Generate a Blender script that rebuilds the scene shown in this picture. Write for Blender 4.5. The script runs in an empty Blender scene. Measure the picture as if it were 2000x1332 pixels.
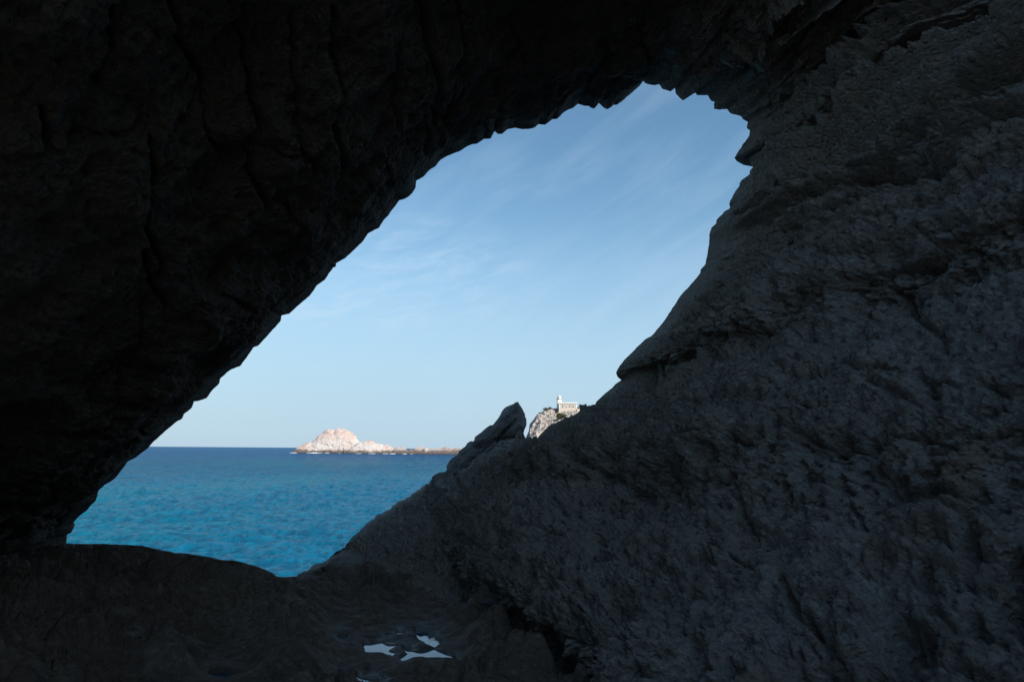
import bpy, math, random
import numpy as np
from mathutils import Matrix, Vector

SC = bpy.context.scene
COL = SC.collection
R = math.radians

# ------------------------------------------------------------------ camera
EYE = 5.0                      # metres above the sea
F = 1333.0                     # focal length in photo pixels (2000 x 1332)
PITCH = R(8.98); ROLL = 0.0077
cf = np.array([0, math.cos(PITCH), math.sin(PITCH)])
r0 = np.array([1.0, 0, 0]); u0 = np.array([0, -math.sin(PITCH), math.cos(PITCH)])
cr = r0 * math.cos(ROLL) + u0 * math.sin(ROLL)
cu = u0 * math.cos(ROLL) - r0 * math.sin(ROLL)
cam = bpy.data.cameras.new('camera'); camo = bpy.data.objects.new('camera', cam)
COL.objects.link(camo); SC.camera = camo
cam.lens = 24; cam.sensor_width = 36; cam.sensor_fit = 'HORIZONTAL'
cam.clip_start = 0.05; cam.clip_end = 40000
M = Matrix.Identity(4)
for i in range(3):
    M[i][0], M[i][1], M[i][2] = cr[i], cu[i], -cf[i]
M[2][3] = EYE
camo.matrix_world = M

# ------------------------------------------------------------------ sky, sun, exposure
SUN_AZ, SUN_EL = R(136), R(36)          # clockwise from +Y : behind the camera, to the right
w = bpy.data.worlds.new("World"); SC.world = w; w.use_nodes = True
nt = w.node_tree; N = nt.nodes; L = nt.links
bg = N['Background']
sky = N.new('ShaderNodeTexSky'); sky.sky_type = 'NISHITA'; sky.sun_disc = False
sky.sun_elevation = SUN_EL; sky.sun_rotation = SUN_AZ
sky.air_density = 1.0; sky.dust_density = 0.4; sky.ozone_density = 2.5
bg.inputs[1].default_value = 0.088
tc = N.new('ShaderNodeTexCoord')
# thin cirrus: the direction is laid on a flat layer of air, so the wisps shrink towards the horizon
sep = N.new('ShaderNodeSeparateXYZ'); L.new(tc.outputs['Generated'], sep.inputs[0])
def wm(op, a, b=None, c=None, clamp=False):
    m = N.new('ShaderNodeMath'); m.operation = op; m.use_clamp = clamp
    for i, v in enumerate((a, b, c)):
        if v is None: continue
        if isinstance(v, (int, float)): m.inputs[i].default_value = v
        else: L.new(v, m.inputs[i])
    return m.outputs[0]
comb = N.new('ShaderNodeCombineXYZ'); L.new(sep.outputs[0], comb.inputs[0]); L.new(sep.outputs[2], comb.inputs[1])
def wnoise(loc, rotd, sc, nsc, det, rough, dist=0):
    m = N.new('ShaderNodeMapping'); L.new(comb.outputs[0], m.inputs[0]); m.vector_type = 'TEXTURE'
    m.inputs['Location'].default_value = loc; m.inputs['Rotation'].default_value = (0, 0, R(rotd)); m.inputs['Scale'].default_value = sc
    n = N.new('ShaderNodeTexNoise'); L.new(m.outputs[0], n.inputs['Vector'])
    n.inputs['Scale'].default_value = nsc; n.inputs['Detail'].default_value = det; n.inputs['Roughness'].default_value = rough; n.inputs['Distortion'].default_value = dist
    return n.outputs[0]
def wramp(src, a, b):
    m = N.new('ShaderNodeMapRange'); m.interpolation_type = 'SMOOTHSTEP'
    L.new(src, m.inputs[0]); m.inputs[1].default_value = a; m.inputs[2].default_value = b
    return m.outputs[0]
n2o = wnoise((.4, .7, 0), 20, (1, 1, 1), 3.2, 4, .5)
def blob(x, z, rx, rz):                              # a loose bank of cirrus somewhere in the sky
    dx = wm('DIVIDE', wm('SUBTRACT', sep.outputs[0], x), rx); dz = wm('DIVIDE', wm('SUBTRACT', sep.outputs[2], z), rz)
    return wramp(wm('ADD', wm('ADD', wm('MULTIPLY', dx, dx), wm('MULTIPLY', dz, dz)), wm('MULTIPLY', n2o, -.6)), .9, -.3)
wisp = wramp(wnoise((0, 0, 0), 14, (1, .26, 1), 12, 7, .62, .5), .36, .82)
veil = wramp(wnoise((2, 1, 0), 32, (1, .22, 1), 4.5, 6, .55, .3), .40, .75)
cl = wm('ADD', wm('MULTIPLY', wisp, wm('ADD', blob(-.16, .24, .24, .10), blob(-.30, .19, .16, .04))), wm('MULTIPLY', veil, .38))
cl = wm('MULTIPLY', wm('MINIMUM', cl, 1.0), wm('MULTIPLY', wramp(sep.outputs[2], .02, .14), .27))
mx = N.new('ShaderNodeMix'); mx.data_type = 'RGBA'
tint = N.new('ShaderNodeMix'); tint.data_type = 'RGBA'; tint.blend_type = 'MULTIPLY'; tint.inputs['Factor'].default_value = 1
L.new(sky.outputs[0], tint.inputs[6]); tint.inputs[7].default_value = (1.22, 1.50, 1.44, 1)
L.new(cl, mx.inputs['Factor']); L.new(tint.outputs[2], mx.inputs[6]); mx.inputs[7].default_value = (8.0, 9.4, 10.4, 1)
hz = N.new('ShaderNodeMix'); hz.data_type = 'RGBA'            # pale sea air low on the horizon
L.new(wm('MULTIPLY', wramp(wm('ADD', sep.outputs[2], wm('MULTIPLY', n2o, .06)), 0.42, 0.03), 0.92), hz.inputs['Factor'])
L.new(mx.outputs[2], hz.inputs[6]); hz.inputs[7].default_value = (4.2, 5.7, 7.2, 1)
L.new(hz.outputs[2], bg.inputs[0])

sl = bpy.data.lights.new('sun', 'SUN'); sl.energy = 4.9; sl.angle = R(0.5); sl.color = (1.0, 0.94, 0.87)
slo = bpy.data.objects.new('sun', sl); COL.objects.link(slo)
sd = Vector((math.sin(SUN_AZ) * math.cos(SUN_EL), math.cos(SUN_AZ) * math.cos(SUN_EL), math.sin(SUN_EL)))
slo.rotation_euler = sd.to_track_quat('Z', 'Y').to_euler()
SC.view_settings.view_transform = 'Standard'; SC.view_settings.look = 'None'
SC.view_settings.gamma = 1; SC.view_settings.use_curve_mapping = False
SC.view_settings.exposure = 0.30
try:
    SC.cycles.max_bounces = 8; SC.cycles.diffuse_bounces = 5; SC.cycles.glossy_bounces = 4
    SC.cycles.caustics_reflective = False; SC.cycles.caustics_refractive = False
except Exception: pass

# ------------------------------------------------------------------ numpy tools
def ray(px, py):
    px = np.asarray(px, float); py = np.asarray(py, float)
    a = (px - 1000) / F; b = -(py - 666) / F
    return cf + a[..., None] * cr + b[..., None] * cu
def at_y(px, py, Y):                     # world point at distance Y ahead on the pixel's line
    d = ray(px, py); t = np.asarray(Y, float) / d[..., 1]
    return d * t[..., None] + np.array([0, 0, EYE])
def at_z(px, py, z):
    d = ray(px, py); t = (z - EYE) / d[..., 2]
    return d * t[..., None] + np.array([0, 0, EYE])
def project(P):
    Q = P - np.array([0, 0, EYE]); z = Q @ cf
    z = np.where(z < 0.05, 0.05, z)
    return 1000 + F * (Q @ cr) / z, 666 - F * (Q @ cu) / z
def sstep(a, b, x):
    t = np.clip((x - a) / (b - a), 0, 1); return t * t * (3 - 2 * t)

_rs = np.random.RandomState(7)
_perm = _rs.permutation(256).astype(np.int32); _perm = np.concatenate([_perm, _perm, _perm])
_g = _rs.normal(size=(256, 3)); _g = (_g / np.linalg.norm(_g, axis=1)[:, None]).astype(np.float32)
def perlin(P):
    shp = P.shape[:-1]; P = P.reshape(-1, 3).astype(np.float32)
    I = np.floor(P).astype(np.int32); f = P - I; I &= 255
    u = f * f * f * (f * (f * 6 - 15) + 10)
    out = 0
    for dx in (0, 1):
        wx = u[:, 0] if dx else 1 - u[:, 0]
        hx = _perm[I[:, 0] + dx]
        for dy in (0, 1):
            wy = u[:, 1] if dy else 1 - u[:, 1]
            hy = _perm[hx + I[:, 1] + dy]
            for dz in (0, 1):
                wz = u[:, 2] if dz else 1 - u[:, 2]
                g = _g[_perm[hy + I[:, 2] + dz]]
                d = g[:, 0] * (f[:, 0] - dx) + g[:, 1] * (f[:, 1] - dy) + g[:, 2] * (f[:, 2] - dz)
                out = out + d * wx * wy * wz
    return (out * 1.5).reshape(shp)
def fbm(P, oct=4, gain=0.5, lac=2.03):
    s = 0; a = 1.0
    for o in range(oct):
        s = s + a * perlin(P * lac ** o + 17.3 * o); a *= gain
    return s
def ridged(P, oct=4, gain=0.5, lac=2.1):
    s = 0; a = 1.0
    for o in range(oct):
        s = s + a * (1 - 2 * np.abs(perlin(P * lac ** o + 9.1 * o))); a *= gain
    return s
def worley(P, seed=0, second=False):
    shp = P.shape[:-1]; P = P.reshape(-1, 3).astype(np.float32)
    I = np.floor(P).astype(np.int32)
    rs = np.random.RandomState(100 + seed); J = rs.rand(256, 3).astype(np.float32)
    b1 = np.full(len(P), 9.0, np.float32); b2 = b1.copy()
    for dx in (-1, 0, 1):
        for dy in (-1, 0, 1):
            for dz in (-1, 0, 1):
                C = I + np.array([dx, dy, dz]); c = C & 255
                h = _perm[_perm[_perm[c[:, 0]] + c[:, 1]] + c[:, 2]]
                d = C + J[h] - P; d = (d * d).sum(1)
                b2 = np.minimum(b2, np.maximum(b1, d)); b1 = np.minimum(b1, d)
    b1 = np.sqrt(b1).reshape(shp); b2 = np.sqrt(b2).reshape(shp)
    return (b2 - b1) if second else b1
def rot(P, axis, deg):
    m = np.array(Matrix.Rotation(R(deg), 3, axis)); return P @ m.T
def polydist(px, py, pts):               # distance to an open polyline
    d = np.full(np.shape(px), 1e9)
    for (ax, ay), (bx, by) in zip(pts[:-1], pts[1:]):
        vx, vy = bx - ax, by - ay
        t = np.clip(((px - ax) * vx + (py - ay) * vy) / (vx * vx + vy * vy), 0, 1)
        d = np.minimum(d, np.hypot(px - ax - t * vx, py - ay - t * vy))
    return d
def inside(px, py, pts):
    c = np.zeros(np.shape(px), bool); n = len(pts)
    for i in range(n):
        x1, y1 = pts[i]; x2, y2 = pts[(i + 1) % n]
        if y1 == y2: continue
        c ^= ((y1 > py) != (y2 > py)) & (px < (x2 - x1) * (py - y1) / (y2 - y1) + x1)
    return c
def sdist(px, py, pts):                  # + inside
    d = polydist(px, py, list(pts) + [pts[0]])
    return np.where(inside(px, py, pts), d, -d)
def grid_normals(P):
    du = np.gradient(P, axis=0); dv = np.gradient(P, axis=1)
    n = np.cross(du, dv); return n / np.maximum(np.linalg.norm(n, axis=-1), 1e-9)[..., None]
def grid_mesh(name, P, mat, flip=False, closed=False, parent=None, drop=None):
    a, b = P.shape[:2]
    idx = np.arange(a * b).reshape(a, b)
    if closed: idx = np.concatenate([idx, idx[:1]], 0)
    q = np.stack([idx[:-1, :-1], idx[1:, :-1], idx[1:, 1:], idx[:-1, 1:]], -1).reshape(-1, 4)
    if drop is not None: q = q[~drop.ravel()[q].any(1)]
    if flip: q = q[:, ::-1]
    return raw_mesh(name, P.reshape(-1, 3), q, mat, parent)
def raw_mesh(name, V, q, mat, parent=None, smooth=True):
    me = bpy.data.meshes.new(name)
    me.vertices.add(len(V)); me.vertices.foreach_set('co', np.asarray(V, np.float32).ravel())
    me.loops.add(q.size); me.loops.foreach_set('vertex_index', q.astype(np.int32).ravel())
    me.polygons.add(len(q)); me.polygons.foreach_set('loop_start', np.arange(len(q), dtype=np.int32) * 4)
    me.polygons.foreach_set('use_smooth', np.full(len(q), smooth))
    me.update(calc_edges=True)
    o = bpy.data.objects.new(name, me); COL.objects.link(o)
    me.materials.append(mat)
    if parent: o.parent = parent
    return o
def tag(o, label=None, cat=None, group=None, kind=None):
    if label: o['label'] = label
    if cat: o['category'] = cat
    if group: o['group'] = group
    if kind: o['kind'] = kind
    return o

# ------------------------------------------------------------------ materials
class Mat:
    def __init__(s, name):
        s.m = bpy.data.materials.new(name); s.m.use_nodes = True
        s.nt = s.m.node_tree; s.N = s.nt.nodes; s.L = s.nt.links
        s.b = s.N['Principled BSDF']; s.geo = s.N.new('ShaderNodeNewGeometry')
        s.pos = s.geo.outputs['Position']
    def put(s, sock, v):
        if hasattr(v, 'links') or isinstance(v, bpy.types.NodeSocket): s.L.new(v, sock)
        else: sock.default_value = v
    def math(s, op, a, b=0.0, clamp=False):
        m = s.N.new('ShaderNodeMath'); m.operation = op; m.use_clamp = clamp
        s.put(m.inputs[0], a); s.put(m.inputs[1], b); return m.outputs[0]
    def map(s, scale=(1, 1, 1), rotd=(0, 0, 0), src=None):
        m = s.N.new('ShaderNodeMapping'); s.L.new(src or s.pos, m.inputs[0])
        m.inputs['Scale'].default_value = scale; m.inputs['Rotation'].default_value = [R(v) for v in rotd]
        return m.outputs[0]
    def noise(s, sc, det=4, rough=.55, vec=None, dist=0):
        n = s.N.new('ShaderNodeTexNoise'); s.L.new(vec or s.pos, n.inputs['Vector'])
        n.inputs['Scale'].default_value = sc; n.inputs['Detail'].default_value = det
        n.inputs['Roughness'].default_value = rough; n.inputs['Distortion'].default_value = dist
        return n.outputs[0]
    def vor(s, sc, vec=None, feat='F1'):
        n = s.N.new('ShaderNodeTexVoronoi'); n.feature = feat; s.L.new(vec or s.pos, n.inputs['Vector'])
        n.inputs['Scale'].default_value = sc; return n.outputs['Distance']
    def step(s, src, a, b, o0=0.0, o1=1.0):
        m = s.N.new('ShaderNodeMapRange'); m.interpolation_type = 'SMOOTHSTEP'
        s.L.new(src, m.inputs[0])
        for i, v in enumerate((a, b, o0, o1)): m.inputs[i + 1].default_value = v
        return m.outputs[0]
    def mix(s, f, a, b):
        m = s.N.new('ShaderNodeMix'); m.data_type = 'RGBA'; s.put(m.inputs['Factor'], f)
        for k, v in ((6, a), (7, b)):
            if isinstance(v, tuple): m.inputs[k].default_value = v + (1,) if len(v) == 3 else v
            else: s.L.new(v, m.inputs[k])
        return m.outputs[2]
    def bump(s, h, dist, strength=1.0, prev=None):
        n = s.N.new('ShaderNodeBump'); s.L.new(h, n.inputs['Height'])
        n.inputs['Distance'].default_value = dist; n.inputs['Strength'].default_value = strength
        if prev is not None: s.L.new(prev, n.inputs['Normal'])
        return n.outputs[0]
    def done(s, color, rough=.9, normal=None, spec=.3):
        s.put(s.b.inputs['Base Color'], color if not isinstance(color, tuple) else color + (1,))
        s.put(s.b.inputs['Roughness'], rough); s.b.inputs['Specular IOR Level'].default_value = spec
        if normal is not None: s.L.new(normal, s.b.inputs['Normal'])
        return s.m

def rock_mat(name, dark, mid, pale, patch=.5, pits=1.0, grain_rot=(0, 35, 0), spec=.25, rough=.85, st=(1, 1.1, 1.3), wet=0):
    s = Mat(name)
    v = s.map(st, grain_rot)
    big = s.noise(.55, 5, .6); med = s.noise(3.0, 6, .66, v, .4); spk = s.noise(21, 6, .82, v)
    c = s.mix(s.step(big, .38, .64), dark, mid)
    c = s.mix(s.math('MULTIPLY', s.step(med, .50, .66), patch), c, pale)
    c = s.mix(s.math('MULTIPLY', s.step(spk, .46, .60, 1, 0), .46), c, tuple(x * .36 for x in dark))      # lichen and salt specks
    c = s.mix(s.math('MULTIPLY', s.step(s.noise(1.1, 7, .72), .52, .68), .50), c, (dark[0] * .8, dark[1] * .60, dark[2] * .46))   # rusty stains
    pit = s.step(s.vor(13, v), .08, .50)
    pit2 = s.step(s.vor(34, v), .05, .5)
    h = s.math('ADD', s.math('MULTIPLY', pit, .55 * pits), s.math('MULTIPLY', pit2, .25 * pits))
    h = s.math('ADD', h, s.math('MULTIPLY', s.noise(11, 8, .78, v, .2), 1.7))
    n = s.bump(h, .07, 1.0)
    if wet:
        z = s.N.new('ShaderNodeSeparateXYZ'); s.L.new(s.pos, z.inputs[0])
        wt = s.step(z.outputs[2], wet, wet + .05, 1, 0)
        c = s.mix(s.math('MULTIPLY', wt, .6), c, tuple(x * .25 for x in dark))
        rough = s.step(wt, 0, 1, rough, .22)
    return s.done(c, rough, n, spec)

M_wall = rock_mat('slope_rock', (.48, .425, .365), (.55, .495, .435), (.62, .57, .51), pits=1.4)
def shade_mix(m, tone):
    """the roof and upper left of the cave are painted darker to stand for their shade: vertex attribute 'damp'"""
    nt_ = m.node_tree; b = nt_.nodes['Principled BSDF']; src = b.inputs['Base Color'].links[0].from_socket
    a = nt_.nodes.new('ShaderNodeAttribute'); a.attribute_name = 'roof_shade'
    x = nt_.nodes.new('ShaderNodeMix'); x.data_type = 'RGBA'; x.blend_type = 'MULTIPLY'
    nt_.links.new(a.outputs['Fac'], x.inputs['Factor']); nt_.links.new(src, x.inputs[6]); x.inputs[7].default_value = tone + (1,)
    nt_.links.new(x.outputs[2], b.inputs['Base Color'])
shade_mix(M_wall, (.31, .275, .25))
M_pale = rock_mat('terrace_rock', (.46, .42, .38), (.52, .48, .43), (.60, .56, .51), pits=.6)
M_floor = rock_mat('floor_rock', (.25, .185, .14), (.35, .27, .205), (.45, .37, .30), .5, .6, (0, 0, 8), .35, .7, (.6, 1.3, 1), wet=3.228)
M_stone = rock_mat('outcrop_rock', (.27, .25, .235), (.34, .315, .29), (.42, .39, .36), .5, .8)

# ------------------------------------------------------------------ the cave mouth, traced (photo pixels)
LEFT = [(118,1180),(118,1120),(122,1090),(129,1066),(129.5,1052),(130,1045),(140,1040),(144.6,1029),(140,1024),(154,1008),(167,999),(187.7,976.7),
(192,958),(202.7,948.6),(225,933.6),(240,914.8),(249.6,901.7),(266.5,892),(289,875),(300,862),(326.6,839.7),(343.5,824.7),(356.6,817),
(357,810.8),(375,796.5),(378,789),(377,780.8),(386.6,782.3),(403.5,777),(416.7,759),(428,747.7),(430,738),(454,719.6),(469,714),
(484,695),(495.5,677),(505,674.5),(525.5,652),(548,627.6),(550,615.6),(565,612.6),(585.6,594),(606,577),(619,558),(636,545),
(651,522.5),(656,520.6),(656,514),(676,503.6),(694.5,485.6),(712,468),(718.7,456),(739.4,446),(751.5,428.6),(759.4,420),(765.5,411),
(780,391.5),(795,387),(805,378),(811.8,366.7),(813.4,353.5),(828,345),(838,333.7),(851,325),(861,312),(873,305.6),(897.7,295.7),
(914,285.8),(924,281.8),(932,281.5),(945.6,271.6),(958.8,271),(966.4,256),(972,262),(980,262.6),(990,253.7),(1006.7,250),(1016.6,252),
(1031.5,253.4),(1044.7,249.4),(1052,242.8),(1064.5,244.5),(1079,233),(1087.6,233),(1100,220.5),(1107,216),(1118,212),(1128,203.6),
(1139.6,206.8),(1152,208),(1159.4,213),(1166.6,204),(1172,199),(1180,196.7),(1183.6,200.7),(1182,206.8),(1185.4,213.6),(1194,209),
(1197,205),(1205,205),(1219,194.6),(1235,181),(1247.7,170),(1257.8,155.6)]
RIGHT = [(1257.8,155.6),(1264,165.4),(1278,167.5),(1289,165.7),(1294,174.4),(1309,180),(1318,173),(1319.7,184.5),(1334,197),(1348.6,187),
(1358.6,182),(1361,187),(1382.8,187),(1388,197),(1396,200),(1393.6,213.3),(1406,214.7),(1420,213.3),(1426,222),(1446,227),(1451,233),
(1460,238.5),(1458.4,251),(1464.6,255.8),(1463,265.5),(1451,283.5),(1442,296),(1434,309.5),(1447.6,309.5),(1460,299.7),(1465.6,302.6),
(1463.8,316),(1470,326.8),(1463.8,335.8),(1464.6,344.8),(1449.4,355.6),(1435,375.4),(1424,398.8),(1435,402.4),(1413.4,415),(1399,431),
(1398,437),(1387,451),(1384.6,476),(1378,516),(1368.4,526.7),(1368,534.6),(1351.6,552.7),(1326,582),(1313,602.5),(1303,619),
(1290,635.7),(1272.5,656),(1260,662.5),(1247,675),(1231.7,690.6),(1219,703),(1210,714.8),(1203,727.6),(1206,736.5),(1216,741),
(1205,748),(1191,760.8),(1175.5,773.5),(1164,785),(1161.5,792.7),(1153,796.5),(1147.7,794),(1140.5,796.5),(1133.4,802.4),(1123,809),
(1114,814),(1105,816.7),(1094.4,821),(1084,826.5),(1071,832),(1060.6,842.7),(1052.8,851.8),(1041.7,866),(1033,860),(1025.5,857),
(1015,856),(1000,858),(985,864),(968,873),(950,886),(930,902),(905,918),(885,932),(869,934),(858,936),(846,930),(842,938),(839.7,943),(825,951),
(811.6,959.5),(801.7,967.7),(792,974),(772,982.6),(762,992.5),(739,1004),(722.5,1017),(712.6,1027),(689.5,1047),(681,1057),
(678,1070),(679,1080),(668,1090),(655,1100),(648,1120),(645,1160),(645,1230)]

def resample(pts, n, jag=0.0, seed=0):
    p = np.array(pts, float); s = np.r_[0, np.cumsum(np.hypot(*np.diff(p, axis=0).T))]
    t = np.linspace(0, s[-1], n)
    q = np.stack([np.interp(t, s, p[:, 0]), np.interp(t, s, p[:, 1])], 1)
    return q, t
def smooth1(A, k):
    if k < 2: return A
    ker = np.hanning(2 * k + 3)[1:-1]; ker /= ker.sum(); m = len(ker) // 2
    B = np.pad(A, ((m, m), (0, 0)), mode='reflect', reflect_type='odd')
    return np.stack([np.convolve(B[:, i], ker, 'valid') for i in range(A.shape[1])], 1)

NL, NR = 720, 1500
qL, _ = resample(LEFT, NL); qR, _ = resample(RIGHT, NR)
px_r = np.r_[qL[:, 0], qR[1:, 0]]; py_r = np.r_[qL[:, 1], qR[1:, 1]]
nth = len(px_r)
arc = np.r_[0, np.cumsum(np.hypot(np.diff(px_r), np.diff(py_r)))]
_j = lambda o: .8 * fbm(np.stack([arc / 13, arc * 0 + o, arc * 0], 1), 3)
px_r = px_r + _j(1.5); py_r = py_r + _j(7.5)
_b = 4.5 * np.exp(-((np.hypot(px_r - 760, py_r - 990)) / 110) ** 2)
px_r = px_r + _b * perlin(np.stack([arc / 16, arc * 0 + 4.3, arc * 0], 1)); py_r = py_r + _b * perlin(np.stack([arc / 11, arc * 0 + 8.3, arc * 0], 1))
def key(table):                            # values at traced pixels -> per-sample curve
    ks = []
    for (x, y), v in table:
        d = np.hypot(px_r - x, py_r - y); ks.append((arc[int(d.argmin())], v))
    ks.sort(key=lambda k: k[0])
    s = np.array([k[0] for k in ks]); v = np.array([k[1] for k in ks], float)
    v = v if v.ndim > 1 else v[:, None]
    o = np.stack([np.interp(arc, s, v[:, i]) for i in range(v.shape[1])], 1)
    return smooth1(o, 60)
yrim = key([((118,1180),12.2),((167,999),11.8),((300,862),10.6),((550,615),9.6),((760,420),9.4),((1006,250),9.6),((1258,156),10.2),
            ((1382,187),10.0),((1465,330),9.6),((1384,476),9.4),((1260,662),9.6),((1163,789),10.2),((1042,866),12.2),((869,934),14.0),
            ((772,982),13.4),((681,1057),11.2),((655,1100),9.6),((645,1230),9.4)])[:, 0]
yrim = yrim + .10 * fbm(np.stack([arc / 90, arc * 0, arc * 0], 1), 3)
axis = key([((118,1180),(-.10,0)),((300,862),(-.08,-.02)),((760,420),(-.02,.02)),((1100,220),(.08,.03)),((1258,156),(.18,.0)),
            ((1382,187),(.32,-.01)),((1465,330),(.38,.0)),((1384,476),(.36,.04)),((1260,662),(.36,.08)),((1163,789),(.39,.07)),((1042,866),(.41,.05)),
            ((869,934),(.41,.02)),((681,1057),(.30,0)),((645,1230),(.28,0))])
rim = at_y(px_r, py_r, yrim)
rim_s = smooth1(rim, 22); rim_s2 = smooth1(rim, 70)
# the foot of the slope inside the cave (X, Z on the plane y = 10)
foot = {(1042,866): (.28, 5.08), (869,934): (-.38, 4.42), (772,982): (-.74, 4.08), (712,1027): (-.98, 3.80), (681,1057): (-1.02, 3.62),
        (679,1080): (-.90, 3.46), (655,1100): (-.72, 3.32), (645,1160): (-.55, 2.9), (645,1230): (-.5, 2.3)}
base10 = rim_s2[:, [0, 2]] + (yrim - 10)[:, None] * axis
ia = int(np.hypot(px_r - 1190, py_r - 761).argmin())
corr = np.zeros((nth, 2)); ks = [(arc[ia], (0., 0.))]
for (x, y), (X, Z) in foot.items():
    i = int(np.hypot(px_r - x, py_r - y).argmin()); ks.append((arc[i], (X - base10[i, 0], Z - base10[i, 1])))
ks.sort()
corr[:, 0] = np.interp(arc, [k[0] for k in ks], [k[1][0] for k in ks])
corr[:, 1] = np.interp(arc, [k[0] for k in ks], [k[1][1] for k in ks])
corr = smooth1(corr, 40)

# rows run from the mouth back past the camera, spaced evenly as the eye sees them
NV = 600
tt_ = np.linspace(0, 1, NV)[None, :] ** 1.1
yrow = yrim[:, None] * (1.25 / yrim[:, None]) ** tt_
yrow = np.concatenate([yrow, 1.25 - np.array([.1, .25, .5, .9, 1.5, 2.3, 3.3, 4.5, 5.8, 7.2, 8.6, 10.2])[None, :] + 0 * yrim[:, None]], 1)
D = yrim[:, None] - yrow
nv = D.shape[1]
w1 = (1 - sstep(0, 2.4, D))[..., None]; w2 = sstep(0.2, 2.6, D)[..., None]
w3 = (1 - sstep(.5, 3.2, D))[..., None]
prof = rim_s2[:, None, :] + w3 * (rim_s - rim_s2)[:, None, :] + w1 * (rim - rim_s)[:, None, :]
P = prof.copy()
P[..., 0] += D * axis[:, None, 0] + w2[..., 0] * corr[:, None, 0]
P[..., 2] += D * axis[:, None, 1] + w2[..., 0] * corr[:, None, 1]
P[..., 1] -= D
# the chamber swells a little behind the mouth and shuts behind the camera
cen = np.array([.2, 5.0]); sw = 1 + .06 * sstep(.5, 4, D) - .0 * D
shut = 1 + 0 * D
for k, c in ((0, cen[0]), (2, cen[1])):
    off = P[..., k] - (c + (axis[:, None, 0] * D * .5 if k == 0 else 0))
    P[..., k] = P[..., k] - off + off * sw * shut if k == 0 else c + (P[..., k] - c) * sw * shut
P0 = P.copy()
Nn = grid_normals(P)
# make normals point into the cave
inw = np.stack([cen[0] + .22 * D + 0 * P[..., 0], P[..., 1], cen[1] + 0 * P[..., 0]], -1) - P
Nn *= np.sign((Nn * inw).sum(-1).mean())
isR = (np.arange(nth) >= NL - 1)
wr = sstep(arc[NL - 1] - 60, arc[NL - 1] + 120, arc)[:, None]          # 0 left / roof, 1 right
ppx, ppy = project(P)
A = fbm(P * .42 + 3, 3)
# bedding: ledges whose edges run with the dip, strongest in the upper right
S = (arc[:, None] / 133.0)                                                # ~ metres across the beds
warp = .16 * fbm(P * .5, 3) + .04 * fbm(P * 2.2, 2)
bed = (S * 1.0 + warp) * 1.9
fr = bed - np.floor(bed); hsh = np.sin(np.floor(bed) * 12.9898) * 43758.5453; hsh = hsh - np.floor(hsh)
saw = (fr ** 1.6) * (1 - sstep(.88, 1, fr)) * (.35 + .9 * hsh) - .55 * np.exp(-(np.minimum(fr, 1 - fr) / .07) ** 2) * (.3 + hsh)
bed2 = (S * 1.0 + warp * 1.3 + .14 * fbm(P * 1.3 + 50, 3)) * 6.0 + .7
fr2 = bed2 - np.floor(bed2); h2 = np.sin(np.floor(bed2) * 78.233) * 43758.5453; h2 = h2 - np.floor(h2)
saw2 = (fr2 ** 1.5) * (1 - sstep(.85, 1, fr2)) * (.3 + .9 * h2) - .6 * np.exp(-(np.minimum(fr2, 1 - fr2) / .09) ** 2) * h2
iC = arc[int(np.hypot(px_r - 1384, py_r - 476).argmin())]; iT = arc[NL - 1]
mbed = sstep(iT - 150, iT + 80, arc) * (1 - sstep(iC - 20, iC + 130, arc))
mlow = (1 - sstep(iC + 100, iC + 350, arc))
mbed = (.05 + .17 * mlow + .78 * mbed)[:, None] * (.45 + .55 * sstep(-.35, .3, fbm(P * .6 + 40, 2)))
low = fbm(P * .9 + 11, 4, .5)
fib = rot(P, 'Y', 38)
fine1 = fbm(fib * np.array([1.6, 2.2, 4.2]), 4, .55)
pits = worley(fib * np.array([3.2, 4.2, 4.2]), 1)
pits2 = worley(fib * np.array([8.0, 10, 10]) + 5, 2)
lump = worley(P * np.array([1.25, 1.1, 1.5]) + 3, 4)
cav = sstep(.15, .55, fbm(P * 1.1 + 70, 3, .6))                           # patches where weather has bitten deeper
hole = lambda w_, r: 1 - sstep(r * .25, r, w_)
pits3 = worley(fib * np.array([16, 20, 20]) + 9, 12)
creased = 1 - np.abs(fbm(fib * np.array([2.6, 3.4, 4.8]) + 60, 5, .66)) * 2.4       # knobbly crests with narrow furrows
bite = .35 + .65 * sstep(-.3, .5, fbm(P * .8 + 90, 3))
dR = .20 * A + .15 * low + .09 * fine1 * (1 - .5 * mbed) - .12 * cav * (1 - .6 * mbed) - .22 * (lump - .45) * (1 - .7 * mbed) + .065 * np.clip(creased, -1.4, 1) \
     - .11 * np.exp(-(fbm(fib * np.array([.55, .7, 1.5]) + 15, 4, .5) / .028) ** 2) - .05 * np.exp(-(fbm(fib * np.array([1.6, 2.0, 3.6]) + 35, 4, .55) / .04) ** 2) - bite * (.085 * hole(pits, .58) + .060 * hole(pits2, .62)) - (.35 + .65 * bite) * .028 * hole(pits3, .68) + .018 * fbm(fib * np.array([9, 12, 12]), 3, .7) \
     + (.80 * saw + .26 * saw2) * mbed
ver = P * np.array([1.0, .8, .22]) * 1.1 + 20
dL = .20 * A + .12 * low + .10 * ridged(ver, 3) + .05 * fine1 - .015 * hole(pits2, .5) + .05 * saw2 * .5 - .03 * (lump - .4) + .025 * np.clip(creased, -1.4, 1) - .10 * np.exp(-(fbm(P * np.array([.9, .5, .16]) * .8 + 77, 3, .45) / .025) ** 2)
disp = dL * (1 - wr) + dR * wr
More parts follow.
